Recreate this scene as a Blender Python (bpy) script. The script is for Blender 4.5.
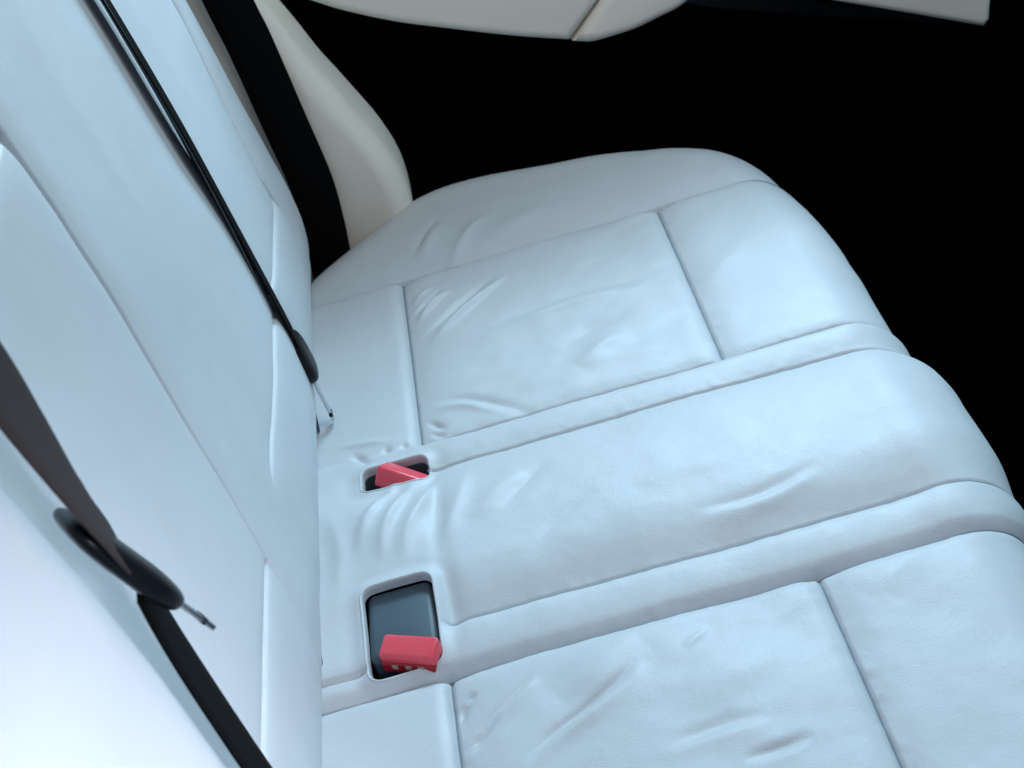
import bpy, bmesh, math, random
import numpy as np
from mathutils import Matrix, Vector, Euler

R = math.radians
scene = bpy.context.scene
for o in list(bpy.data.objects):
    bpy.data.objects.remove(o)
COL = scene.collection
rng = np.random.default_rng(7)

# ------------------------------------------------------------------ frame
# Everything is laid out in the frame of the seat cushion (x forward from the
# backrest, y across to the far door, z out of the cushion); at the very end the
# whole car is tipped by SEAT_RAKE so that the cushion's nose is raised.
SEAT_RAKE = R(-11)

# ------------------------------------------------------------------ camera
cam_data = bpy.data.cameras.new('camera')
cam = bpy.data.objects.new('camera', cam_data)
COL.objects.link(cam)
cam_r = Vector((0.96047636, -0.12060222, -0.250879))
cam_u = Vector((0.27496384, 0.55144235, 0.78759522))
cam_f = Vector((-0.04335957, 0.82544924, -0.56280858))
cam_m = Matrix((cam_r, cam_u, -cam_f)).transposed().to_4x4()
cam_m.translation = Vector((0.25290894, -0.9540478, 0.79311295))
cam.matrix_world = cam_m
cam_data.sensor_width = 36.0
cam_data.lens = 1500.0 / 1024.0 * 36.0
cam_data.clip_start = 0.02
cam_data.clip_end = 100
cam_data.dof.use_dof = True
cam_data.dof.focus_distance = 1.17
cam_data.dof.aperture_fstop = 15.0
scene.camera = cam

# ------------------------------------------------------------------ light
scene.view_settings.view_transform = 'Standard'
scene.view_settings.look = 'None'
scene.view_settings.exposure = -0.04
scene.view_settings.gamma = 1.0
world = bpy.data.worlds.new('World')
scene.world = world
world.use_nodes = True
bg = world.node_tree.nodes['Background']
bg.inputs[0].default_value = (0.46, 0.69, 1.0, 1)
bg.inputs[1].default_value = 0.10


def area(name, loc, aim, size, watts, colour, size_y=None):
    d = bpy.data.lights.new(name, 'AREA')
    d.energy = watts
    d.color = colour
    d.size = size
    if size_y:
        d.shape = 'RECTANGLE'
        d.size_y = size_y
    o = bpy.data.objects.new(name, d)
    o.location = loc
    o.rotation_euler = (Vector(aim) - Vector(loc)).to_track_quat('-Z', 'Y').to_euler()
    COL.objects.link(o)
    return o


area('open_door_daylight', (0.05, -1.60, 0.95), (0.10, 0.0, 0.05), 0.8, 4.5, (0.88, 0.82, 1.0), 0.7)
shaft = area('door_edge_daylight', (0.62, -1.45, 0.95), (0.0, -0.63, 0.33), 0.30, 1.25, (0.86, 0.87, 1.0), 0.30)
shaft.data.spread = R(21)
area('far_window_daylight', (0.75, 1.40, 1.20), (0.35, 0.10, 0.0), 0.7, 39, (0.50, 0.79, 1.0), 0.45)
area('windscreen_daylight', (1.65, 0.30, 1.20), (0.30, 0.05, 0.0), 0.9, 12, (0.50, 0.82, 1.0), 0.5)
area('cabin_fill', (0.55, 0.05, 1.20), (0.30, 0.75, 0.0), 0.6, 3.8, (1.0, 0.90, 0.80), 0.4)  # added warm fill lamp, lifts the far bolster, side pad and door


# ------------------------------------------------------------------ helpers
def tag(o, label=None, cat=None, group=None, kind=None):
    if label: o['label'] = label
    if cat: o['category'] = cat
    if group: o['group'] = group
    if kind: o['kind'] = kind
    return o


def empty(name, loc=(0, 0, 0)):
    o = bpy.data.objects.new(name, None)
    o.location = loc
    o.empty_display_size = 0.05
    COL.objects.link(o)
    return o


def put(name, mesh, mat, parent=None):
    if mat and not mesh.materials:
        mesh.materials.append(mat)
    o = bpy.data.objects.new(name, mesh)
    COL.objects.link(o)
    if parent:
        o.parent = parent
        root = parent
        off = Vector((0, 0, 0))
        while root:
            off += root.location
            root = root.parent
        o.location = -off          # meshes are written in car coordinates
    return o


def mesh_np(name, verts, faces, normals=None, smooth=True):
    me = bpy.data.meshes.new(name)
    verts = np.asarray(verts, float)
    me.from_pydata(verts.tolist(), [], [list(map(int, f)) for f in faces])
    me.update()
    if smooth:
        me.polygons.foreach_set('use_smooth', np.ones(len(me.polygons), bool))
    if normals is not None:
        me.normals_split_custom_set_from_vertices(normals.tolist())
    return me


def bm_mesh(name, bm, smooth=True):
    me = bpy.data.meshes.new(name)
    bmesh.ops.recalc_face_normals(bm, faces=bm.faces)
    bm.to_mesh(me)
    bm.free()
    if smooth:
        me.polygons.foreach_set('use_smooth', np.ones(len(me.polygons), bool))
        me.set_sharp_from_angle(angle=R(50))
    return me


def catmull(pts, n=12):
    P = [np.array(p, float) for p in pts]
    P = [2 * P[0] - P[1]] + P + [2 * P[-1] - P[-2]]
    out = []
    for i in range(1, len(P) - 2):
        for k in range(n):
            t = k / n
            a, b, c, d = P[i - 1], P[i], P[i + 1], P[i + 2]
            out.append(0.5 * ((2 * b) + (c - a) * t + (2 * a - 5 * b + 4 * c - d) * t * t + (3 * b - a - 3 * c + d) * t ** 3))
    out.append(P[-2])
    return np.array(out)


def ribbon(name, pts, wdirs, width, thick, n=14):
    """woven webbing: a thin strip with rounded edges along a smooth path"""
    C = catmull(pts, n)
    W = catmull(wdirs, n)
    T = np.gradient(C, axis=0)
    T /= np.linalg.norm(T, axis=1)[:, None]
    W = W - T * (W * T).sum(1)[:, None]
    W /= np.linalg.norm(W, axis=1)[:, None]
    N = np.cross(T, W)
    h, t = width / 2, thick / 2
    prof = [(-h, 0), (-h + t, t), (-h * .5, t), (0, t), (h * .5, t), (h - t, t), (h, 0), (h - t, -t), (h * .5, -t), (0, -t), (-h * .5, -t), (-h + t, -t)]
    V, F = [], []
    m = len(prof)
    for c, w, nn in zip(C, W, N):
        for a, b in prof:
            V.append(c + w * a + nn * b)
    for i in range(len(C) - 1):
        for j in range(m):
            k = (j + 1) % m
            F.append((i * m + j, i * m + k, (i + 1) * m + k, (i + 1) * m + j))
    F.append(tuple(range(m)))
    F.append(tuple((len(C) - 1) * m + j for j in reversed(range(m))))
    return mesh_np(name, V, F)


def rounded_box(sx, sy, sz, bev, M, seg=4, taper=None):
    bm = bmesh.new()
    bmesh.ops.create_cube(bm, size=1.0)
    for v in bm.verts:
        v.co = Vector((v.co.x * sx, v.co.y * sy, v.co.z * sz))
        if taper:
            k = taper(v.co)
            v.co = k
    bmesh.ops.bevel(bm, geom=list(bm.edges), offset=bev, segments=seg, profile=0.5, affect='EDGES')
    bmesh.ops.transform(bm, matrix=M, verts=bm.verts)
    return bm


def axes(o, x, y):
    """matrix with its origin at o, local x along x, local y near y"""
    x = Vector(x).normalized()
    y = Vector(y)
    y = (y - x * y.dot(x)).normalized()
    z = x.cross(y)
    m = Matrix((x, y, z)).transposed().to_4x4()
    m.translation = Vector(o)
    return m


# ------------------------------------------------------------------ materials
def mat(name, base, rough=0.5, spec=0.5, bump=None, vary=0.0, metal=0.0, coat=0.0, weave=False, sheen=0.0):
    m = bpy.data.materials.new(name)
    m.use_nodes = True
    nt = m.node_tree
    N, L = nt.nodes, nt.links
    b = N['Principled BSDF']
    b.inputs['Base Color'].default_value = (*base, 1)
    b.inputs['Roughness'].default_value = rough
    b.inputs['Specular IOR Level'].default_value = spec
    b.inputs['Metallic'].default_value = metal
    b.inputs['Coat Weight'].default_value = coat
    if sheen:
        b.inputs['Sheen Weight'].default_value = sheen
    tc = N.new('ShaderNodeTexCoord')
    if vary:
        ns = N.new('ShaderNodeTexNoise')
        ns.inputs['Scale'].default_value = 9
        ns.inputs['Detail'].default_value = 5
        L.new(tc.outputs['Object'], ns.inputs['Vector'])
        mx = N.new('ShaderNodeMix')
        mx.data_type = 'RGBA'
        lo = tuple(c * (1 - vary) for c in base)
        hi = tuple(min(1, c * (1 + vary)) for c in base)
        mx.inputs[6].default_value = (*lo, 1)
        mx.inputs[7].default_value = (*hi, 1)
        L.new(ns.outputs['Fac'], mx.inputs[0])
        L.new(mx.outputs[2], b.inputs['Base Color'])
        rr = N.new('ShaderNodeMapRange')
        rr.inputs['To Min'].default_value = rough - 0.07
        rr.inputs['To Max'].default_value = rough + 0.09
        ns2 = N.new('ShaderNodeTexNoise')
        ns2.inputs['Scale'].default_value = 26
        ns2.inputs['Detail'].default_value = 6
        L.new(tc.outputs['Object'], ns2.inputs['Vector'])
        L.new(ns2.outputs['Fac'], rr.inputs['Value'])
        L.new(rr.outputs['Result'], b.inputs['Roughness'])
    if bump:
        scale, strength, dist = bump
        vo = N.new('ShaderNodeTexVoronoi')
        vo.feature = 'DISTANCE_TO_EDGE'
        vo.inputs['Scale'].default_value = scale
        n3 = N.new('ShaderNodeTexNoise')
        n3.inputs['Scale'].default_value = scale * 0.12
        n3.inputs['Detail'].default_value = 7
        L.new(tc.outputs['Object'], vo.inputs['Vector'])
        L.new(tc.outputs['Object'], n3.inputs['Vector'])
        ad = N.new('ShaderNodeMath')
        ad.operation = 'MULTIPLY_ADD'
        ad.inputs[1].default_value = 0.5
        L.new(vo.outputs['Distance'], ad.inputs[0])
        L.new(n3.outputs['Fac'], ad.inputs[2])
        bp = N.new('ShaderNodeBump')
        bp.inputs['Strength'].default_value = strength
        bp.inputs['Distance'].default_value = dist
        L.new(ad.outputs[0], bp.inputs['Height'])
        L.new(bp.outputs['Normal'], b.inputs['Normal'])
    if weave:
        wv = N.new('ShaderNodeTexWave')
        wv.wave_type = 'BANDS'
        wv.bands_direction = 'DIAGONAL'
        wv.inputs['Scale'].default_value = 330
        wv.inputs['Distortion'].default_value = 1.5
        L.new(tc.outputs['Object'], wv.inputs['Vector'])
        bp = N.new('ShaderNodeBump')
        bp.inputs['Strength'].default_value = 0.5
        bp.inputs['Distance'].default_value = 0.0006
        L.new(wv.outputs['Fac'], bp.inputs['Height'])
        L.new(bp.outputs['Normal'], b.inputs['Normal'])
    return m


LEATHER = mat('white_leather', (0.54, 0.56, 0.58), 0.46, 0.42, bump=(520, 0.32, 0.0014), vary=0.055)
IVORY = mat('ivory_leather', (0.77, 0.71, 0.62), 0.5, 0.4, bump=(480, 0.22, 0.0012), vary=0.03)
SEAM_SHADE = mat('seam_shade', (0.20, 0.24, 0.28), 0.7, 0.2)  # seam line, its dark colour carries the groove's occlusion
BLACK_TRIM = mat('black_trim', (0.0015, 0.0015, 0.0017), 0.95, 0.0, bump=(300, 0.3, 0.001), vary=0.2)
CARPET = mat('black_carpet', (0.0006, 0.0006, 0.0007), 1.0, 0.0, bump=(700, 0.6, 0.003))
WEB_BLACK = mat('black_webbing', (0.003, 0.003, 0.0033), 0.8, 0.05, weave=True)
WEB_BROWN = mat('charcoal_webbing', (0.046, 0.036, 0.034), 0.75, 0.10, weave=True)
WEB_LIT = mat('lit_webbing', (0.10, 0.13, 0.15), 0.5, 0.4, weave=True)  # paler webbing, the highlight is put into its colour
GLOSS_BLACK = mat('gloss_black_plastic', (0.004, 0.005, 0.007), 0.34, 0.16)
SATIN_GREY = mat('satin_grey_plastic', (0.05, 0.08, 0.105), 0.5, 0.5, bump=(800, 0.2, 0.0006))
RED = mat('red_plastic', (0.85, 0.085, 0.12), 0.25, 0.5)
TOOTH = mat('pale_slot_plastic', (0.30, 0.27, 0.25), 0.5, 0.4)
DEEP_RED = mat('deep_red_plastic', (0.38, 0.012, 0.02), 0.35, 0.4)
STEEL = mat('plated_steel', (0.62, 0.64, 0.66), 0.25, 0.5, metal=1.0)
PILLAR = mat('taupe_trim', (0.16, 0.125, 0.11), 0.7, 0.2, bump=(300, 0.2, 0.001))


# ------------------------------------------------------------------ fold maths
def seg_dist(px, py, pts):
    """signed distance to a polyline and the fraction along it"""
    pts = np.asarray(pts, float)
    L = np.r_[0, np.cumsum(np.linalg.norm(np.diff(pts, axis=0), axis=1))]
    best = np.full(px.shape, 1e9)
    sgn = np.zeros(px.shape)
    frac = np.zeros(px.shape)
    for i in range(len(pts) - 1):
        a, b = pts[i], pts[i + 1]
        d = b - a
        l2 = d @ d
        t = np.clip(((px - a[0]) * d[0] + (py - a[1]) * d[1]) / l2, 0, 1)
        qx, qy = a[0] + t * d[0], a[1] + t * d[1]
        dd = np.hypot(px - qx, py - qy)
        cr = d[0] * (py - a[1]) - d[1] * (px - a[0])
        m = dd < best
        best = np.where(m, dd, best)
        sgn = np.where(m, np.sign(cr), sgn)
        frac = np.where(m, (L[i] + t * np.sqrt(l2)) / L[-1], frac)
    return best * sgn, frac


def folds(px, py, strokes):
    h = np.zeros(px.shape)
    for pts, w, a in strokes:
        P = np.asarray(pts)
        pad = 5 * w
        m = (px > P[:, 0].min() - pad) & (px < P[:, 0].max() + pad) & (py > P[:, 1].min() - pad) & (py < P[:, 1].max() + pad)
        if not m.any():
            continue
        C = catmull(pts, 5)
        d, f = seg_dist(px[m], py[m], C)
        tp = np.sin(np.pi * np.clip(f, 0, 1)) ** 1.1
        h[m] += a * tp * np.exp(-np.abs(d / w) ** 1.6)
    return h


def value_noise(px, py, scale, seed):
    r = np.random.default_rng(seed)
    G = r.normal(size=(64, 64))
    x, y = px / scale + 20, py / scale + 20
    xi, yi = np.floor(x).astype(int), np.floor(y).astype(int)
    fx, fy = x - xi, y - yi
    fx, fy = fx * fx * (3 - 2 * fx), fy * fy * (3 - 2 * fy)
    g = lambda a, b: G[a % 64, b % 64]
    return (g(xi, yi) * (1 - fx) * (1 - fy) + g(xi + 1, yi) * fx * (1 - fy) + g(xi, yi + 1) * (1 - fx) * fy + g(xi + 1, yi + 1) * fx * fy)


def groove(d, soft=0.013, deep=0.0045, crease=0.0030, cw=0.0018, side=None):
    a = np.abs(d)
    w = soft if side is None else np.where(d > 0, soft, side)
    return -deep * np.exp(-(a / w) ** 1.25) - crease * np.exp(-(a / cw) ** 2)


def smoothstep(a, b, x):
    t = np.clip((x - a) / (b - a), 0, 1)
    return t * t * (3 - 2 * t)


def lines(lo, hi, step, special, fine=0.0011, span=0.007):
    """1-D grid: even steps, closer together on both sides of each seam"""
    c = set()
    for s in special:
        k = 0.0
        while k <= span:
            c.add(round(s + k, 5)); c.add(round(s - k, 5))
            k += fine if k < 0.0035 else fine * 1.8
    base = np.arange(lo, hi + 1e-9, step)
    for b in base:
        if all(abs(b - s) > span + step * 0.4 for s in special):
            c.add(round(float(b), 5))
    return np.array(sorted(v for v in c if lo - 1e-6 <= v <= hi + 1e-6))


def grid_normals(P):
    du = np.gradient(P, axis=0)
    dv = np.gradient(P, axis=1)
    n = np.cross(du, dv)
    n /= np.linalg.norm(n, axis=2)[:, :, None] + 1e-12
    return n


def split_grid(P, N, cell_panel, drop=None):
    """cells of a grid -> {panel: (verts, faces, normals)}"""
    nu, nv = P.shape[:2]
    idx = np.arange(nu * nv).reshape(nu, nv)
    quads = np.stack([idx[:-1, :-1], idx[1:, :-1], idx[1:, 1:], idx[:-1, 1:]], -1)
    V, NN = P.reshape(-1, 3), N.reshape(-1, 3)
    out = {}
    keep = np.ones(quads.shape[:2], bool) if drop is None else ~drop
    for p in np.unique(cell_panel[keep]):
        q = quads[(cell_panel == p) & keep]
        used, inv = np.unique(q, return_inverse=True)
        out[p] = (V[used], inv.reshape(-1, 4), NN[used])
    return out

# ================================================================== SEAT CUSHION
S1, S2, S3, S4, S5, S6 = 0.465, 0.157, 0.113, -0.085, -0.137, -0.452   # seams running fore-and-aft
UB, UF = 0.098, 0.384                                                  # seams running across
ROLL = 0.06
OUT_HALF = [(0.545, 0.0), (0.546, 0.20), (0.548, 0.33), (0.539, 0.43), (0.513, 0.525), (0.470, 0.585), (0.400, 0.624),
            (0.31, 0.652), (0.21, 0.674), (0.12, 0.664), (0.044, 0.602), (-0.02, 0.540), (-0.30, 0.30)]


def outline_inner():
    half = catmull(OUT_HALF[:-1], 8)
    half = np.vstack([half, np.array(OUT_HALF[-1:])])
    full = np.vstack([half[::-1], (half * [1, -1])[1:]])          # far rear corner -> front -> near rear corner
    t = np.gradient(full, axis=0)
    t /= np.linalg.norm(t, axis=1)[:, None]
    n = np.stack([-t[:, 1], t[:, 0]], 1)                          # points into the cushion or out of it
    n *= np.sign(((full - np.array([0.2, 0])) * n).sum(1))[:, None]
    return full - n * ROLL


INNER = outline_inner()


def roll_out(u, v, disp):
    """lay the flat leather sheet over the cushion, rolled down past its outline"""
    sh = u.shape
    px, py = u.ravel(), v.ravel()
    best = np.full(px.shape, 1e9)
    cx, cy = np.zeros(px.shape), np.zeros(px.shape)
    sg = np.zeros(px.shape)
    A, B = INNER[:-1], INNER[1:]
    for a, b in zip(A, B):
        d = b - a
        t = np.clip(((px - a[0]) * d[0] + (py - a[1]) * d[1]) / (d @ d), 0, 1)
        qx, qy = a[0] + t * d[0], a[1] + t * d[1]
        dd = np.hypot(px - qx, py - qy)
        cr = d[0] * (py - a[1]) - d[1] * (px - a[0])
        m = dd < best
        best = np.where(m, dd, best); cx = np.where(m, qx, cx); cy = np.where(m, qy, cy); sg = np.where(m, cr, sg)
    outside = sg > 0
    e = np.where(outside, best, 0.0)
    nx = np.where(outside, (px - cx) / (best + 1e-9), 0.0)
    ny = np.where(outside, (py - cy) / (best + 1e-9), 0.0)
    qmax = math.pi / 2 * 0.96
    phi = np.minimum(e / ROLL, qmax)
    rest = np.maximum(e - ROLL * qmax, 0)
    bx = np.where(outside, cx, px); by = np.where(outside, cy, py)
    disp = np.asarray(disp).ravel()
    out = (ROLL + disp) * np.sin(phi)
    X = bx + nx * (out + rest * math.cos(qmax))
    Y = by + ny * (out + rest * math.cos(qmax))
    Z = -ROLL + (ROLL + disp) * np.cos(phi) - rest * math.sin(qmax)
    return np.stack([X, Y, Z], -1).reshape(*sh, 3), e.reshape(sh)


FOLDS = [
    ([(0.1134, -0.2019), (0.1395, -0.1829), (0.163, -0.1611)], 0.0035, -0.0022),
    ([(0.1194, -0.2012), (0.1424, -0.184), (0.166, -0.1664)], 0.0070, 0.0016),
    ([(0.1428, -0.2441), (0.1664, -0.2256), (0.1978, -0.2081), (0.2219, -0.1933), (0.2378, -0.1769)], 0.0040, -0.0026),
    ([(0.1493, -0.2491), (0.173, -0.2298), (0.2034, -0.2141), (0.2281, -0.1996), (0.2447, -0.1836)], 0.0090, 0.0020),
    ([(0.1011, -0.2204), (0.1191, -0.204), (0.1307, -0.1936)], 0.0030, -0.0020),
    ([(0.1012, -0.1888), (0.1063, -0.1748), (0.1123, -0.1679)], 0.0030, -0.0018),
    ([(0.1091, -0.1698), (0.1168, -0.1624)], 0.0030, -0.0014),
    ([(0.0979, -0.2313), (0.1073, -0.2178), (0.1141, -0.2089)], 0.0030, 0.0016),
    ([(0.2358, -0.2657), (0.2821, -0.2594), (0.3162, -0.2606)], 0.0070, -0.0015),
    ([(0.2362, -0.2738), (0.282, -0.2685), (0.3167, -0.269)], 0.0100, 0.0012),
    ([(0.287, -0.2924), (0.3148, -0.2907), (0.3391, -0.2869)], 0.0040, -0.0018),
    ([(0.2724, -0.1798), (0.2829, -0.1734), (0.2939, -0.165)], 0.0040, 0.0009),
    ([(0.177, -0.1947), (0.2103, -0.1748), (0.2437, -0.1583)], 0.0200, 0.0016),
    ([(0.246, -0.22), (0.2904, -0.2169), (0.3531, -0.2005)], 0.0220, 0.0013),
    ([(0.105, 0.4068), (0.1202, 0.4193), (0.1321, 0.4297)], 0.0030, 0.0018),
    ([(0.1076, 0.3648), (0.1292, 0.3936), (0.1505, 0.413)], 0.0035, 0.0024),
    ([(0.1045, 0.3825), (0.1246, 0.4044), (0.1436, 0.4212)], 0.0025, -0.0018),
    ([(0.1167, 0.3156), (0.1464, 0.3441), (0.1819, 0.379), (0.2142, 0.4049)], 0.0045, 0.0028),
    ([(0.1104, 0.3302), (0.1403, 0.3592), (0.1736, 0.3919), (0.2022, 0.4138)], 0.0040, -0.0020),
    ([(0.1622, 0.2919), (0.2148, 0.3018), (0.2678, 0.3118), (0.3117, 0.3094), (0.3557, 0.3087)], 0.0090, 0.0020),
    ([(0.1567, 0.3097), (0.212, 0.3206), (0.2673, 0.3279), (0.3147, 0.3256), (0.3547, 0.3233)], 0.0090, -0.0016),
    ([(0.2561, 0.2025), (0.2867, 0.2271), (0.3149, 0.2357)], 0.0120, 0.0022),
    ([(0.2432, 0.2389), (0.2762, 0.258), (0.3281, 0.2676)], 0.0120, -0.0012),
    ([(0.1122, 0.2196), (0.1465, 0.2062), (0.1797, 0.1817), (0.2049, 0.1549)], 0.0055, -0.0016),
    ([(0.1113, 0.2083), (0.1454, 0.1951), (0.1784, 0.1709)], 0.0050, 0.0014),
    ([(0.1071, 0.1922), (0.1235, 0.1682)], 0.0030, -0.0018),
    ([(0.1085, 0.1722), (0.1219, 0.1611)], 0.0025, -0.0016),
    ([(0.1975, 0.1928), (0.2768, 0.2041), (0.3521, 0.1948)], 0.0140, 0.0010),
    ([(0.1242, 0.487), (0.1417, 0.5347), (0.1617, 0.5493)], 0.0080, 0.0014),
    ([(0.1506, 0.4629), (0.182, 0.5179), (0.2075, 0.5386)], 0.0080, 0.0018),
    ([(0.1108, 0.4924), (0.1313, 0.5362), (0.1511, 0.563)], 0.0050, -0.0012),
    ([(0.1889, 0.4744), (0.2388, 0.51), (0.3092, 0.52)], 0.0140, 0.0012),
    ([(0.1396, 0.0145), (0.1607, 0.0458), (0.1889, 0.0584)], 0.0120, 0.0012),
    ([(0.1617, 0.0182), (0.1977, 0.0573), (0.2164, 0.0631)], 0.0070, -0.0010),
    ([(0.1741, -0.0508), (0.2047, -0.0134), (0.2426, 0.0096)], 0.0080, -0.0009),
    ([(0.3107, -0.045), (0.3656, -0.046), (0.4201, -0.031)], 0.0060, -0.0014),
    ([(0.3149, -0.0556), (0.3686, -0.0562), (0.4212, -0.0434)], 0.0100, 0.0016),
    ([(0.2742, -0.0043), (0.3189, 0.0054), (0.3611, 0.0041)], 0.0140, 0.0010),
    ([(0.4118, -0.1796), (0.4399, -0.1604), (0.466, -0.1418)], 0.0140, 0.0013),
    ([(0.3773, 0.2635), (0.443, 0.3261), (0.4771, 0.3377)], 0.0200, 0.0010),
    ([(0.0649, 0.1502), (0.0677, 0.166)], 0.0030, -0.0020),
    ([(0.0821, 0.15), (0.0839, 0.1647)], 0.0030, -0.0016),
    ([(0.0332, 0.1695), (0.0441, 0.1521), (0.0492, 0.1391)], 0.0040, -0.0022),
    ([(0.0172, 0.1848), (0.0461, 0.1792), (0.0796, 0.1715)], 0.0040, 0.0012),
    ([(0.0101, 0.0838), (0.0221, 0.0248), (0.0157, -0.0469)], 0.0080, 0.0012),
    ([(0.0793, 0.1077), (0.0648, 0.0796), (0.0469, 0.0474), (0.0364, 0.0085)], 0.0050, 0.0020),
    ([(0.0935, 0.0984), (0.0767, 0.066), (0.0619, 0.0277), (0.0564, -0.0086)], 0.0055, 0.0022),
    ([(0.1182, 0.1077), (0.1001, 0.0655), (0.0807, 0.0198), (0.0749, -0.0161)], 0.0070, 0.0024),
    ([(0.1394, 0.0981), (0.1271, 0.0468), (0.1105, 0.0007), (0.1046, -0.0466)], 0.0090, 0.0018),
]

WELLS = [((0.0730, 0.1140), (0.0310, 0.0190), 0.009), ((0.0670, -0.0800), (0.0300, 0.0470), 0.010)]


def well_sdf(u, v, w):
    (cx, cy), (hx, hy), r = w
    qx, qy = np.abs(u - cx) - hx + r, np.abs(v - cy) - hy + r
    return np.hypot(np.maximum(qx, 0), np.maximum(qy, 0)) + np.minimum(np.maximum(qx, qy), 0) - r


def cushion_detail(u, v):
    h = np.zeros(u.shape)
    ramp = lambda x, a, w=0.006: smoothstep(a - w, a + w, x)
    # fore-and-aft seams: the panel beyond each seam rolls down to it, the nearer one butts up sharply
    g = groove
    h += g(v - S1, 0.020, 0.0075, side=0.006) * (1 - 0.75 * smoothstep(0.43, 0.51, u))
    h += g(v - S6, 0.016, 0.0070)
    h += g(v - S2, 0.008, 0.0036, side=0.006) * ramp(u, UB - 0.002)
    h += g(v - S3, 0.014, 0.0050, side=0.008) * ramp(u, UB + 0.004)
    h += g(v - S4, 0.022, 0.0085, side=0.005) * ramp(u, UB + 0.004)
    h += g(v - (S4 - 0.029), 0.006, 0.0026) * (1 - ramp(u, 0.036))
    h += g(v - S5, 0.017, 0.0075, side=0.005)
    # seams across the outer places
    far = ramp(v, S2) * (1 - ramp(v, S1)); near = ramp(v, S6) * (1 - ramp(v, S5))
    h += g(u - UB, 0.016, 0.0068, side=0.005) * (far + near)
    h += g(u - UF, 0.016, 0.0060, side=0.007) * (far + near)
    # gathered leather along every seam
    pk = value_noise(u, v, 0.0075, 31)
    for dd in (v - S1, v - S2, v - S3, v - S4, v - S5):
        h += 0.00030 * pk * np.exp(-(dd / 0.008) ** 2) * ramp(u, UB)
    for dd in (u - UB, u - UF):
        h += 0.00030 * pk * np.exp(-(dd / 0.008) ** 2) * (far + near)
    h *= 1 - 0.65 * smoothstep(0.47, 0.54, u)
    # stuffing: dished outer places, raised bolsters, proud middle
    h += 0.006 * smoothstep(S1, S1 + 0.10, v) + 0.010 * smoothstep(-S6, -S6 + 0.10, -v)
    h += 0.004 * np.sin(np.pi * np.clip((v - S2) / (S1 - S2), 0, 1)) * np.sin(np.pi * np.clip((u - UB) / (UF - UB), 0, 1))
    h += 0.004 * np.sin(np.pi * np.clip((v - S6) / (S5 - S6), 0, 1)) * np.sin(np.pi * np.clip((u - UB) / (UF - UB), 0, 1))
    mid = smoothstep(S4 - 0.01, S4 + 0.06, v) * smoothstep(-S3 - 0.01, -S3 + 0.06, -v)
    h += 0.007 * mid
    h += 0.0045 * smoothstep(S5 - .004, S5 + .012, v) * smoothstep(-S2 - .004, -S2 + .012, -v)
    h += 0.010 * smoothstep(0.44, 0.56, u) * smoothstep(S5 - .02, S5 + .03, v) * smoothstep(-S3 - .01, -S3 + .03, -v)
    # the middle's rear part humps up between the two wells and breaks down at the seat line
    h += 0.006 * np.exp(-((u - 0.055) / 0.035) ** 2 - ((v - 0.045) / 0.040) ** 2)
    h -= 0.0034 * np.exp(-((u - 0.107) / 0.009) ** 2) * smoothstep(S4 - .03, S4 + .03, v) * smoothstep(-S3 - .03, -S3 + .03, -v)
    h -= 0.022 * smoothstep(0.0, -0.05, u)
    for w in WELLS:
        s = well_sdf(u, v, w)
        h += 0.0016 * np.exp(-(np.maximum(s, 0) / 0.006) ** 2) - 0.0008 * np.exp(-((s - 0.012) / 0.007) ** 2)
    # wrinkles, then the slow unevenness of worn stuffing
    h += 2.0 * folds(u, v, FOLDS)
    h += 0.0012 * value_noise(u, v, 0.085, 3) + 0.0003 * value_noise(u, v, 0.030, 4) + 0.00008 * value_noise(u, v, 0.011, 5)
    aniso = value_noise(u * 0.7 + v * 0.25, v * 1.1 - u * 0.45, 0.020, 9)
    ins = ramp(u, UB, .01) * (1 - ramp(u, UF, .02))
    h += 0.00030 * aniso * far * ins + 0.00035 * aniso * near * ins
    return h


def cushion_point(u, v):
    u, v = np.atleast_1d(np.asarray(u, float)), np.atleast_1d(np.asarray(v, float))
    return roll_out(u, v, cushion_detail(u, v))[0]


gu = lines(-0.05, 0.72, 0.0022, [UB, UF])
gv = lines(-0.80, 0.82, 0.0024, [S1, S2, S3, S4, S5, S6])
U, Vv = np.meshgrid(gu, gv, indexing='ij')
for w in WELLS:                                   # pull the nearest grid points onto the rim of each well
    s = well_sdf(U, Vv, w)
    eps = 1e-5
    sx = (well_sdf(U + eps, Vv, w) - s) / eps
    sy = (well_sdf(U, Vv + eps, w) - s) / eps
    m = np.abs(s) < 0.0017
    U = np.where(m, U - s * sx, U); Vv = np.where(m, Vv - s * sy, Vv)
Pc, E = roll_out(U, Vv, cushion_detail(U, Vv))
Nc = grid_normals(Pc)
mid4 = lambda a: (a[:-1, :-1] + a[1:, :-1] + a[1:, 1:] + a[:-1, 1:]) / 4
uc, vc, ec = mid4(U), mid4(Vv), mid4(E)
panel = np.full(uc.shape, 5)
panel[vc > S1] = 0
panel[vc < S6] = 10
for lo, hi, base in ((S2, S1, 1), (S6, S5, 7)):
    m = (vc > lo) & (vc < hi)
    panel[m & (uc < UB)] = base
    panel[m & (uc > UB) & (uc < UF)] = base + 1
    panel[m & (uc > UF)] = base + 2
panel[(vc > S3) & (vc < S2) & (uc > UB)] = 4
panel[(vc > S5) & (vc < S4)] = 6
drop = ec > 0.24
for w in WELLS:
    drop |= well_sdf(uc, vc, w) < -0.0004
pieces = split_grid(Pc, Nc, panel, drop)

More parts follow.
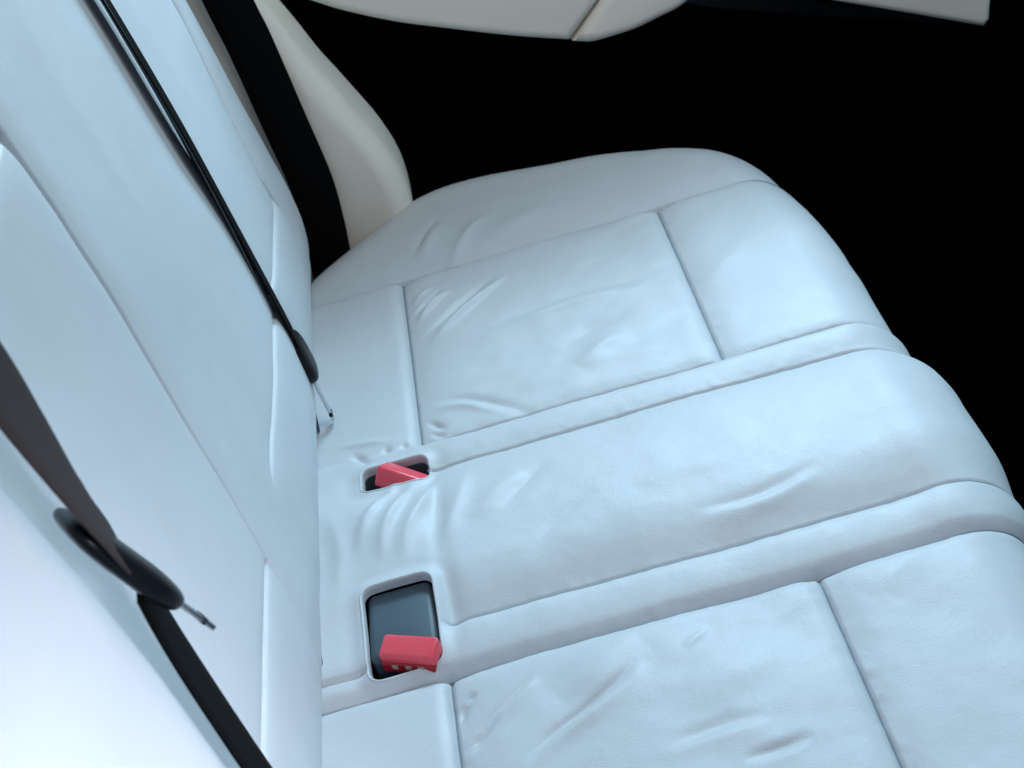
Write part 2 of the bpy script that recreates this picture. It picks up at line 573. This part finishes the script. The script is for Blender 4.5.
seat = tag(empty('rear_seat', (0.25, 0, -0.30)), 'wide pale blue-white leather rear bench seat with stitched panels and two buckle wells', 'car seat')
v0, f0, n0 = pieces[0]
cushion = put('seat_cushion', mesh_np('seat_cushion', v0, f0, n0), LEATHER, seat)
for k, nm, lab in ((1, 'rear_panel', None), (2, 'insert_panel', 'wrinkled far insert panel'), (3, 'front_panel', None), (4, 'trim_strip', None),
                   (5, 'center_panel', 'raised middle panel with creases at its rear'), (6, 'trim_strip', None),
                   (7, 'rear_panel', None), (8, 'insert_panel', 'creased near insert panel'), (9, 'front_panel', None), (10, 'bolster_panel', None)):
    vv, ff, nn = pieces[k]
    o = put(nm, mesh_np(nm, vv, ff, nn), LEATHER, cushion)
    if lab: o['label'] = lab


def seam_shade(pts_uv, lift=-0.0001, r=0.0014):
    """the stitched line lying in the bottom of a seam"""
    uvs = np.array(pts_uv)
    L = np.r_[0, np.cumsum(np.linalg.norm(np.diff(uvs, axis=0), axis=1))]
    s = np.arange(0, L[-1], 0.004)
    u, v = np.interp(s, L, uvs[:, 0]), np.interp(s, L, uvs[:, 1])
    p = cushion_point(u, v); p[:, 2] += lift
    return tube('seam_shade', p, r)


def tube(name, p, r, m=8, closed=False, radii=None):
    p = np.asarray(p, float)
    if closed:
        t = np.roll(p, -1, 0) - np.roll(p, 1, 0)
    else:
        t = np.gradient(p, axis=0)
    t /= np.linalg.norm(t, axis=1)[:, None] + 1e-12
    ref = np.array([0.13, 0.21, 0.97])
    a = np.cross(t, ref); a /= np.linalg.norm(a, axis=1)[:, None]
    b = np.cross(a, t)
    V, F = [], []
    for i in range(len(p)):
        rr = r if radii is None else radii[i]
        for k in range(m):
            th = 2 * math.pi * k / m
            V.append(p[i] + rr * (a[i] * math.cos(th) + b[i] * math.sin(th)))
    n = len(p)
    for i in range(n if closed else n - 1):
        for k in range(m):
            j = (i + 1) % n
            F.append((i * m + k, i * m + (k + 1) % m, j * m + (k + 1) % m, j * m + k))
    if not closed:
        F.append(tuple(reversed(range(m)))); F.append(tuple((n - 1) * m + k for k in range(m)))
    return mesh_np(name, V, F)


for pts in ([(-0.02, S1), (0.60, S1)], [(UB, S2), (0.60, S2)], [(UB + .004, S3), (0.60, S3)], [(UB + .006, S4), (0.60, S4)], [(-0.02, S5), (0.60, S5)],
            [(UB, S2), (UB, S1)], [(UF, S2), (UF, S1)], [(UB, S6), (UB, S5)], [(UF, S6), (UF, S5)]):
    put('seam_shade', seam_shade(pts), SEAM_SHADE, cushion)


def rim_loop(w, off, n=28):
    (cx, cy), (hx, hy), r = w
    hx, hy, r = hx + off, hy + off, r + off
    pts = []
    for qx, qy, a0 in ((1, 1, 0), (-1, 1, 90), (-1, -1, 180), (1, -1, 270)):
        for k in range(n // 4 + 1):
            a = R(a0 + 90 * k / (n // 4))
            pts.append((cx + qx * (hx - r) + r * math.cos(a), cy + qy * (hy - r) + r * math.sin(a)))
    pts = np.array(pts)
    # even spacing
    q = np.vstack([pts, pts[:1]])
    L = np.r_[0, np.cumsum(np.linalg.norm(np.diff(q, axis=0), axis=1))]
    s = np.linspace(0, L[-1], 97)[:-1]
    return np.stack([np.interp(s, L, q[:, 0]), np.interp(s, L, q[:, 1])], 1)


for i, w in enumerate(WELLS):
    rows = []
    for off, dz in ((0.0016, -0.0005), (0.0012, 0.0004), (0.0004, 0.0008), (-0.0004, 0.0005), (-0.0010, -0.0006), (-0.0013, -0.003), (-0.0014, -0.012)):
        lp = rim_loop(w, off)
        base = cushion_point(*rim_loop(w, 0.001).T)
        rows.append(np.c_[lp, base[:, 2] + dz])
    G = np.stack(rows)
    nr, nc = G.shape[:2]
    F = [(a * nc + b, a * nc + (b + 1) % nc, (a + 1) * nc + (b + 1) % nc, (a + 1) * nc + b) for a in range(nr - 1) for b in range(nc)]
    put('well_lip', mesh_np('well_lip', G.reshape(-1, 3), F), LEATHER, cushion)
    top = rows[-1] + [0, 0, 0.004]
    lo = np.c_[rim_loop(w, -0.004), np.full(nc, -0.075)]
    V = np.vstack([top, lo])
    F = [(b, (b + 1) % nc, nc + (b + 1) % nc, nc + b) for b in range(nc)] + [tuple(range(nc, 2 * nc))]
    put('well_liner', mesh_np('well_liner', V, F, smooth=False), SATIN_GREY if i == 0 else BLACK_TRIM, cushion)

# ================================================================== BACKREST
ZS = np.array([-.09, -.04, 0, .03, .06, .1, .15, .3, .5, .8])
XS = np.array([-.085, -.036, -.006, .006, .0105, .0095, .004, -.015, -.045, -.10])


def back_x(z):
    z = np.asarray(z, float)
    m = np.gradient(XS, ZS)
    i = np.clip(np.searchsorted(ZS, z) - 1, 0, len(ZS) - 2)
    h = ZS[i + 1] - ZS[i]
    t = (z - ZS[i]) / h
    return ((2 * t ** 3 - 3 * t ** 2 + 1) * XS[i] + (t ** 3 - 2 * t ** 2 + t) * h * m[i] + (-2 * t ** 3 + 3 * t ** 2) * XS[i + 1] + (t ** 3 - t ** 2) * h * m[i + 1])


B1, B2, B3, B5 = 0.46, 0.262, 0.02, -0.10        # far outer seam, seam behind the middle belt, soft fold, near edge of the middle
H1, H2 = 0.136, 0.474
EDGE_F, EDGE_N, BR = 0.527, -0.445, 0.030
WARP = [(-0.9, [(0, 0), (1, 0)]),
        (B5, [(-.1, -.045), (.04, -.040), (.147, -.021), (.25, -.006), (.34, .014), (.42, .023), (.48, .023), (.8, .03)]),
        (B2, [(-.1, 0), (1, 0)]),
        (B1, [(-.1, .05), (.03, .035), (.1, .008), (.159, -.006), (.25, .015), (.33, .036), (.8, .045)]),
        (EDGE_F, [(-.1, .0), (1, .0)]), (0.9, [(0, 0), (1, 0)])]


def back_y(v, z):
    vs = np.array([w[0] for w in WARP])
    off = np.stack([np.interp(z, *np.array(w[1]).T) for w in WARP], 0)
    i = np.clip(np.searchsorted(vs, v) - 1, 0, len(vs) - 2)
    t = (v - vs[i]) / (vs[i + 1] - vs[i])
    a = np.take_along_axis(off, i[None], 0)[0]
    b = np.take_along_axis(off, i[None] + 1, 0)[0]
    return v + a * (1 - t) + b * t


BACK_FOLDS = [
    ([(.14, .70), (.075, .54), (.052, .46), (.046, .354), (.005, .27), (-.03, .19), (-.055, .11), (-.08, .03)], 0.026, 0.0024),
    ([(.20, .60), (.145, .485), (.09, .36), (.05, .27), (.0, .185), (-.02, .14)], 0.02, 0.0008),
    ([(-.17, .44), (-.19, .34), (-.22, .24), (-.24, .16)], 0.022, 0.0012),
    ([(.33, .45), (.345, .33), (.36, .22)], 0.030, 0.0016),
    ([(.46, .60), (.455, .40), (.42, .24), (.40, .17)], 0.024, 0.0020),
    ([(-.13, .10), (-.15, .055), (-.165, .015)], 0.014, 0.0010),
]

by = lines(-0.62, 0.70, 0.0040, [B1, B2, B5, -0.40])
bz = lines(-0.085, 0.74, 0.0040, [H1, H2])
BV, BZ = np.meshgrid(by, bz, indexing='ij')
BY = back_y(BV, BZ)
ramp = lambda x, a, w=0.006: smoothstep(a - w, a + w, x)
d = np.zeros(BV.shape)
d += groove(BV - B5, 0.010, 0.0028, 0.0034, 0.0018) * ramp(BZ, H1 - .13) * (0.18 + 0.82 * smoothstep(0.16, 0.42, BZ))
d += groove(BV - B1, 0.014, 0.0050) * ramp(BZ, 0.10, .03)
d += groove(BV - B2, 0.012, 0.0042)
d += groove(BV + 0.40, 0.012, 0.0040)
hm = (ramp(BV, -0.40) * (1 - ramp(BV, B5)) + ramp(BV, 0.0, .02) * (1 - ramp(BV, B1)))
d += groove(BZ - H1, 0.008, 0.0020, 0.0024, 0.0016) * hm
d += 0.004 * 0.4 * smoothstep(H1 + .004, H1 - .008, BZ) * hm
d += groove(BZ - H2, 0.009, 0.0040, 0.0034, 0.0018) * (1 - ramp(BV, B5))
d += 0.0015 * smoothstep(B5 - .01, B5 + .03, BV) * smoothstep(-B2 - .01, -B2 + .05, -BV)
d += folds(BY, BZ, BACK_FOLDS)
d += 0.0008 * value_noise(BY, BZ, 0.11, 13) + 0.00015 * value_noise(BY, BZ, 0.03, 14)
bx = back_x(BZ)
X, Y = bx + d, BY.copy()
for edge, sgn in ((EDGE_F, 1), (EDGE_N, -1)):
    e = np.maximum((BY - edge) * sgn, 0)
    phi = np.minimum(e / BR, math.pi / 2)
    rest = np.maximum(e - BR * math.pi / 2, 0)
    m = e > 0
    X = np.where(m, bx - BR + (BR + d) * np.cos(phi) - rest, X)
    Y = np.where(m, edge + sgn * (BR + d) * np.sin(phi), Y)
Pb = np.stack([X, Y, BZ], -1)
Nb = grid_normals(Pb)
vb, zb = mid4(BV), mid4(BZ)
pb = np.zeros(vb.shape, int)
pb[(vb > -.40) & (vb < B5) & (zb > H1) & (zb < H2)] = 1
pb[(vb > -.40) & (vb < B5) & (zb <= H1)] = 2
pb[(vb > B2) & (vb < B1) & (zb > H1)] = 3
pb[(vb > B2) & (vb < B1) & (zb <= H1)] = 4
pb[(vb > B5) & (vb < B2)] = 5
pb[vb < -.40] = 6
pb[(vb > -.40) & (vb < B5) & (zb > H2)] = 7
pieces = split_grid(Pb, Nb, pb)
v0, f0, n0 = pieces[0]
backrest = put('backrest', mesh_np('backrest', v0, f0, n0), LEATHER, seat)
for k, nm in ((1, 'insert_panel'), (2, 'lower_panel'), (3, 'insert_panel'), (4, 'lower_panel'), (5, 'center_panel'), (6, 'bolster_panel'), (7, 'upper_panel')):
    vv, ff, nn = pieces[k]
    put(nm, mesh_np(nm, vv, ff, nn), LEATHER, backrest)
for y, z in ((-0.105, 0.020), (0.47, 0.045)):             # small dark buttons that mark the child-seat anchors
    bm = bmesh.new()
    bmesh.ops.create_uvsphere(bm, u_segments=16, v_segments=8, radius=1.0)
    for v in bm.verts:
        v.co = Vector((v.co.x * 0.0025, v.co.y * 0.006, v.co.z * 0.008))
    bmesh.ops.transform(bm, matrix=Matrix.Translation((float(back_x(z)) + (0.0005 if y < 0 else -0.0035), y, z)), verts=bm.verts)
    put('anchor_button', bm_mesh('anchor_button', bm), SATIN_GREY, backrest)


# ================================================================== BUCKLES
def buckle(label, top, long_dir, across, L, Wd, T, button_fn):
    """housing lying in its well with the red release button at one end"""
    root = tag(empty('seat_belt_buckle', top), label, 'buckle', 'seat belt buckles sunk in the cushion')
    M = axes(top, long_dir, across)
    bm = rounded_box(L, Wd, T, min(T, Wd) * 0.22, M @ Matrix.Translation((-L / 2, 0, -T / 2)))
    put('housing', bm_mesh('housing', bm), SATIN_GREY, root)
    button_fn(root, M)
    return root


def near_button(root, M):
    K = M @ Matrix.Translation((0.0055, 0.0055, 0.0040)) @ Matrix.Rotation(R(-28), 4, 'Z') @ Matrix.Rotation(R(3), 4, 'X')

    def wedge(co):
        return Vector((co.x, co.y, co.z + (0.003 if co.x < 0 else -0.003) * (1 if co.z > 0 else 0)))
    bm = rounded_box(0.0185, 0.049, 0.0125, 0.0032, K, taper=wedge)
    put('release_button', bm_mesh('release_button', bm), RED, root)
    bm = rounded_box(0.0200, 0.0470, 0.010, 0.0018, K @ Matrix.Translation((0.0008, 0.0, -0.0085)))
    t = put('button_base', bm_mesh('button_base', bm), DEEP_RED, root)
    for k in (-0.011, 0.001, 0.012):
        bm = rounded_box(0.004, 0.0055, 0.0042, 0.0008, K @ Matrix.Translation((0.0097, k, -0.0068)))
        put('slot_tooth', bm_mesh('slot_tooth', bm), TOOTH, t)


def far_button(root, M):
    K = M @ Matrix.Translation((0.002, -0.001, 0.002)) @ Matrix.Rotation(R(-24), 4, 'Z') @ Matrix.Rotation(R(-24), 4, 'X')
    bm = rounded_box(0.020, 0.046, 0.020, 0.003, K)
    put('release_button', bm_mesh('release_button', bm), RED, root)


buckle('black buckle with red release button lying flat in the near, wider well of the bench', (0.0670, -0.1060, 0.0030), (0.0, -1, -0.01), (1, -0.02, 0),
       0.078, 0.0565, 0.030, near_button)
buckle('red buckle top half sunk in the small far well below the middle belt', (0.0790, 0.1110, -0.0030), (0.0, -0.86, 0.5), (1, 0.0, -0.10),
       0.060, 0.050, 0.024, far_button)


# ================================================================== SEAT BELTS
def tongue(root, at, L, W, length=0.080, width=0.052, thick=0.016, tip=0.024, tipw=0.024, side=0.0):
    """moulded grip with the steel latch plate sticking out of its end"""
    M = axes(at, L, W)
    bm = bmesh.new()
    bmesh.ops.create_uvsphere(bm, u_segments=40, v_segments=24, radius=1.0)
    for v in bm.verts:
        f = lambda q, p: math.copysign(abs(q) ** p, q)
        v.co = Vector((f(v.co.x, .62) * length / 2, f(v.co.y, .6) * width / 2 * (1.0 - 0.22 * v.co.x), f(v.co.z, .75) * thick / 2 * (1 + 0.15 * v.co.x)))
    bmesh.ops.transform(bm, matrix=M, verts=bm.verts)
    g = put('tongue_grip', bm_mesh('tongue_grip', bm), GLOSS_BLACK, root)
    bm = rounded_box(tip + 0.01, tipw, 0.0026, 0.0008, M @ Matrix.Translation((length / 2 + tip / 2 - 0.005, side, 0)), seg=2)
    put('latch_plate', bm_mesh('latch_plate', bm), STEEL, g)
    bm = rounded_box(0.004, 0.012, 0.0034, 0.001, M @ Matrix.Translation((length / 2 + tip - 0.007, side, 0)), seg=2)
    put('latch_window', bm_mesh('latch_window', bm), GLOSS_BLACK, g)
    return g


# near passenger's belt
b = tag(empty('seat_belt', (0.036, -0.41, 0.12)), 'near seat belt of charcoal webbing with a glossy black tongue in front of the backrest', 'seat belt', 'rear seat belts')
put('shoulder_webbing', ribbon('shoulder_webbing', [(0.0203, -0.4250, 0.5503), (0.0248, -0.4220, 0.4997), (0.0270, -0.4200, 0.4669), (0.0290, -0.4180, 0.4374), (0.0299, -0.4140, 0.4172), (0.0280, -0.4040, 0.3951), (0.0258, -0.3960, 0.3754)],
                               [(.03, 1, 0), (-.03, 1, -.03), (-.12, .98, -.08), (-.22, .965, -.13), (-.28, .94, -.16), (-.34, .93, -.2), (-.34, .93, -.2)], 0.048, 0.0016), WEB_BROWN, b)
put('lap_webbing', ribbon('lap_webbing', [(0.0278, -0.4000, 0.3684), (0.0284, -0.4020, 0.3514), (0.0299, -0.4030, 0.3193), (0.0331, -0.4040, 0.2766), (0.0371, -0.4050, 0.2308), (0.0458, -0.4100, 0.1553)],
                          [(-.17, .98, -.09)] * 6, 0.047, 0.0016), WEB_BLACK, b)
tongue(b, (0.0266, -0.4050, 0.3845), (0.42, -0.02, -0.88), (-0.455, 0.865, -0.24), 0.071, 0.050, 0.0135, tip=0.022, tipw=0.012)

# middle belt
b = tag(empty('seat_belt', (0.0, 0.238, 0.04)), 'middle seat belt seen edge-on as a thin dark line down the backrest', 'seat belt', 'rear seat belts')
put('shoulder_webbing', ribbon('shoulder_webbing', [(-0.0363, 0.2380, 0.5047), (-0.0250, 0.2380, 0.4432), (-0.0094, 0.2380, 0.3259), (0.0016, 0.2380, 0.2129), (0.0111, 0.2380, 0.1083), (0.0125, 0.2380, 0.0732)],
                               [(-.165, .97, 0)] * 6, 0.046, 0.0014), WEB_BLACK, b)
put('lap_webbing', ribbon('lap_webbing', [(-0.0384, 0.2380, 0.5054), (-0.0279, 0.2380, 0.4441), (-0.0133, 0.2380, 0.3272), (-0.0042, 0.2380, 0.2148), (0.0008, 0.2380, 0.1038), (0.0020, 0.2380, 0.0627), (0.0015, 0.2380, 0.0269), (-0.0015, 0.2380, 0.0034)],
                          [(-.31, .95, 0)] * 5 + [(-.24, .96, 0)] * 3, 0.044, 0.0014), WEB_LIT, b)  # strand coloured grey to show the lit edge of the black belt
tongue(b, (0.0116, 0.2340, 0.0762), (0.10, -0.10, -0.98), (-0.10, 0.98, 0.0), 0.050, 0.046, 0.0175, tip=0.046, tipw=0.009)

# far passenger's belt
b = tag(empty('seat_belt', (0.012, 0.60, -0.05)), 'far seat belt, a broad flat black strap beside the ivory side pad', 'seat belt', 'rear seat belts')
put('shoulder_webbing', ribbon('shoulder_webbing', [(-0.004, 0.598, 0.48), (0.0095, 0.60, 0.30), (0.0145, 0.60, 0.25), (0.0195, 0.60, 0.157), (0.0235, 0.60, 0.078), (0.020, 0.60, 0.025), (0.013, 0.60, -0.028), (0.008, 0.60, -0.08)],
                               [(1, 0.05, 0)] * 8, 0.050, 0.0016), WEB_BLACK, b)


# ================================================================== SIDE PADS
def side_pad(label, sgn, yi, yo, prof, z0, z1, dx=0.0, corner=0.035, back=-0.20, m=None):
    skin = m or IVORY
    zs = np.linspace(z0, z1, 60)
    pz, pxf = np.array(prof).T
    xf = np.interp(zs, pz, pxf)
    k = np.exp(-0.5 * (np.arange(-6, 7) / 2.5) ** 2); k /= k.sum()
    xf = np.convolve(np.pad(xf, 6, mode='edge'), k, 'valid') + dx
    V, F = [], []
    m = 0
    for z, x in zip(zs, xf):
        loop = [(back, yi)]
        for a in np.linspace(0, 90, 14):
            loop.append((x - corner + corner * math.sin(R(a)), yi + corner - corner * math.cos(R(a))))
        for a in np.linspace(0, 90, 14):
            loop.append((x - corner + corner * math.cos(R(a)), yo - corner + corner * math.sin(R(a))))
        loop.append((back, yo))
        # more points along the long inner face so that it can be padded
        q = []
        (x0, y0), (x1, y1) = loop[0], loop[1]
        for t in np.linspace(0, 1, 22)[:-1]:
            q.append((x0 + (x1 - x0) * t, y0 - 0.006 * math.sin(math.pi * t)))
        q += loop[1:]
        m = len(q)
        for qx, qy in q:
            n = 0.0009 * value_noise(np.array([qx + qy * 2]), np.array([z]), 0.05, 21)[0]
            V.append((qx + n, sgn * (qy + n), z))
    for i in range(len(zs) - 1):
        for j in range(m - 1):
            f = (i * m + j, i * m + j + 1, (i + 1) * m + j + 1, (i + 1) * m + j)
            F.append(f if sgn > 0 else f[::-1])
    F.append(tuple(range(m)) if sgn < 0 else tuple(reversed(range(m))))
    F.append(tuple((len(zs) - 1) * m + j for j in range(m)))
    o = put('side_pad', mesh_np('side_pad', V, F), skin)
    return tag(o, label, 'side pad', 'padded bolsters beside the backrest')


far_prof = [(-.15, .100), (-.03, .120), (.021, .128), (.048, .128), (.077, .116), (.106, .102), (.141, .086), (.189, .069), (.226, .058), (.269, .043), (.5, -.045), (.75, -.14)]
side_pad('ivory leather side pad beyond the broad black strap of the far seat belt', 1, 0.615, 0.73, far_prof, -0.15, 0.75, corner=0.030)
near_prof = [(.0, .10), (.14, .092), (.226, .086), (.33, .078), (.435, .066), (.515, .052), (.60, .032), (.75, -.01)]
side_pad('bright sunlit white side pad in the near corner, in front of the near seat belt', -1, 0.475, 0.68, near_prof, 0.0, 0.75, dx=-0.006, corner=0.055, m=LEATHER)

# ================================================================== FAR DOOR AND BODY
def slab(outline, y0, y1, bev, seg=5):
    """outline in (x, z) given thickness across the car"""
    bm = bmesh.new()
    vs = [bm.verts.new((x, y0, z)) for x, z in outline]
    f = bm.faces.new(vs)
    r = bmesh.ops.extrude_face_region(bm, geom=[f])
    for v in r['geom']:
        if isinstance(v, bmesh.types.BMVert):
            v.co.y = y1
    bmesh.ops.recalc_face_normals(bm, faces=bm.faces)
    ed = [e for e in bm.edges if all(abs(v.co.y - min(y0, y1)) < 1e-6 for v in e.verts)]
    bmesh.ops.bevel(bm, geom=ed, offset=bev, segments=seg, profile=0.5, affect='EDGES')
    return bm


def smooth_outline(pts, n=6):
    return [tuple(p) for p in catmull(pts, n)]


door = tag(empty('car_door', (0.45, 0.78, -0.3)), 'far rear door, black below with an ivory armrest at the top', 'car door')
put('door_panel', bm_mesh('door_panel', slab([(-0.25, -0.36), (1.25, -0.36), (1.25, 0.25), (0.9, 0.40), (-0.25, 0.62)], 0.765, 0.83, 0.01)), BLACK_TRIM, door)
low1 = smooth_outline([(-0.06, 0.315), (0.0, 0.280), (0.07, 0.245), (0.108, 0.219), (0.160, 0.189), (0.211, 0.165), (0.29, 0.130), (0.352, 0.106)])
arm = put('armrest', bm_mesh('armrest', slab(low1 + [(0.397, 0.145), (0.52, 0.262), (0.30, 0.36), (-0.06, 0.50)], 0.70, 0.764, 0.012)), IVORY, door)
low2 = smooth_outline([(0.3545, 0.1035), (0.376, 0.096), (0.397, 0.095), (0.430, 0.096), (0.459, 0.101), (0.490, 0.108), (0.520, 0.128), (0.545, 0.160), (0.56, 0.20), (0.56, 0.25)])
put('pull_cup', bm_mesh('pull_cup', slab(low2 + [(0.524, 0.262), (0.3995, 0.143)], 0.70, 0.764, 0.012)), IVORY, door)
put('trim_strip', bm_mesh('trim_strip', slab([(0.49, 0.100), (0.53, 0.079), (0.66, 0.028), (0.85, -0.045), (0.855, -0.03), (0.665, 0.044), (0.60, 0.08), (0.54, 0.11)], 0.735, 0.764, 0.004)), GLOSS_BLACK, door)

pil = put('pillar_pad', bm_mesh('pillar_pad', slab([(0.62, 0.083), (0.655, 0.065), (0.75, 0.018), (0.838, -0.026), (0.8455, -0.018), (0.849, 0.007), (0.90, 0.22), (0.66, 0.30)], 0.70, 0.764, 0.008)), IVORY)
tag(pil, 'small ivory trim pad low on the far pillar in the upper right', 'trim pad')
o = put('pillar_lining', bm_mesh('pillar_lining', rounded_box(0.16, 0.045, 0.80, 0.012, Matrix.Translation((-0.125, 0.585, 0.30)))), PILLAR)
tag(o, 'narrow taupe body lining between the backrest edge and the far belt', 'body trim')

bm = bmesh.new()
bmesh.ops.create_grid(bm, x_segments=40, y_segments=40, size=1.6)
bmesh.ops.transform(bm, matrix=Matrix.Translation((0.35, 0, -0.36)) @ Matrix.Rotation(-SEAT_RAKE, 4, 'Y'), verts=bm.verts)
for v in bm.verts:
    v.co.z += 0.004 * math.sin(v.co.x * 31) * math.sin(v.co.y * 27)
fl = put('floor', bm_mesh('floor', bm), CARPET)
tag(fl, kind='structure')

# ================================================================== TIP THE CAR
RK = Matrix.Rotation(SEAT_RAKE, 4, 'Y')
bpy.context.view_layer.update()
for o in [o for o in scene.objects if o.parent is None]:
    o.matrix_world = RK @ o.matrix_world
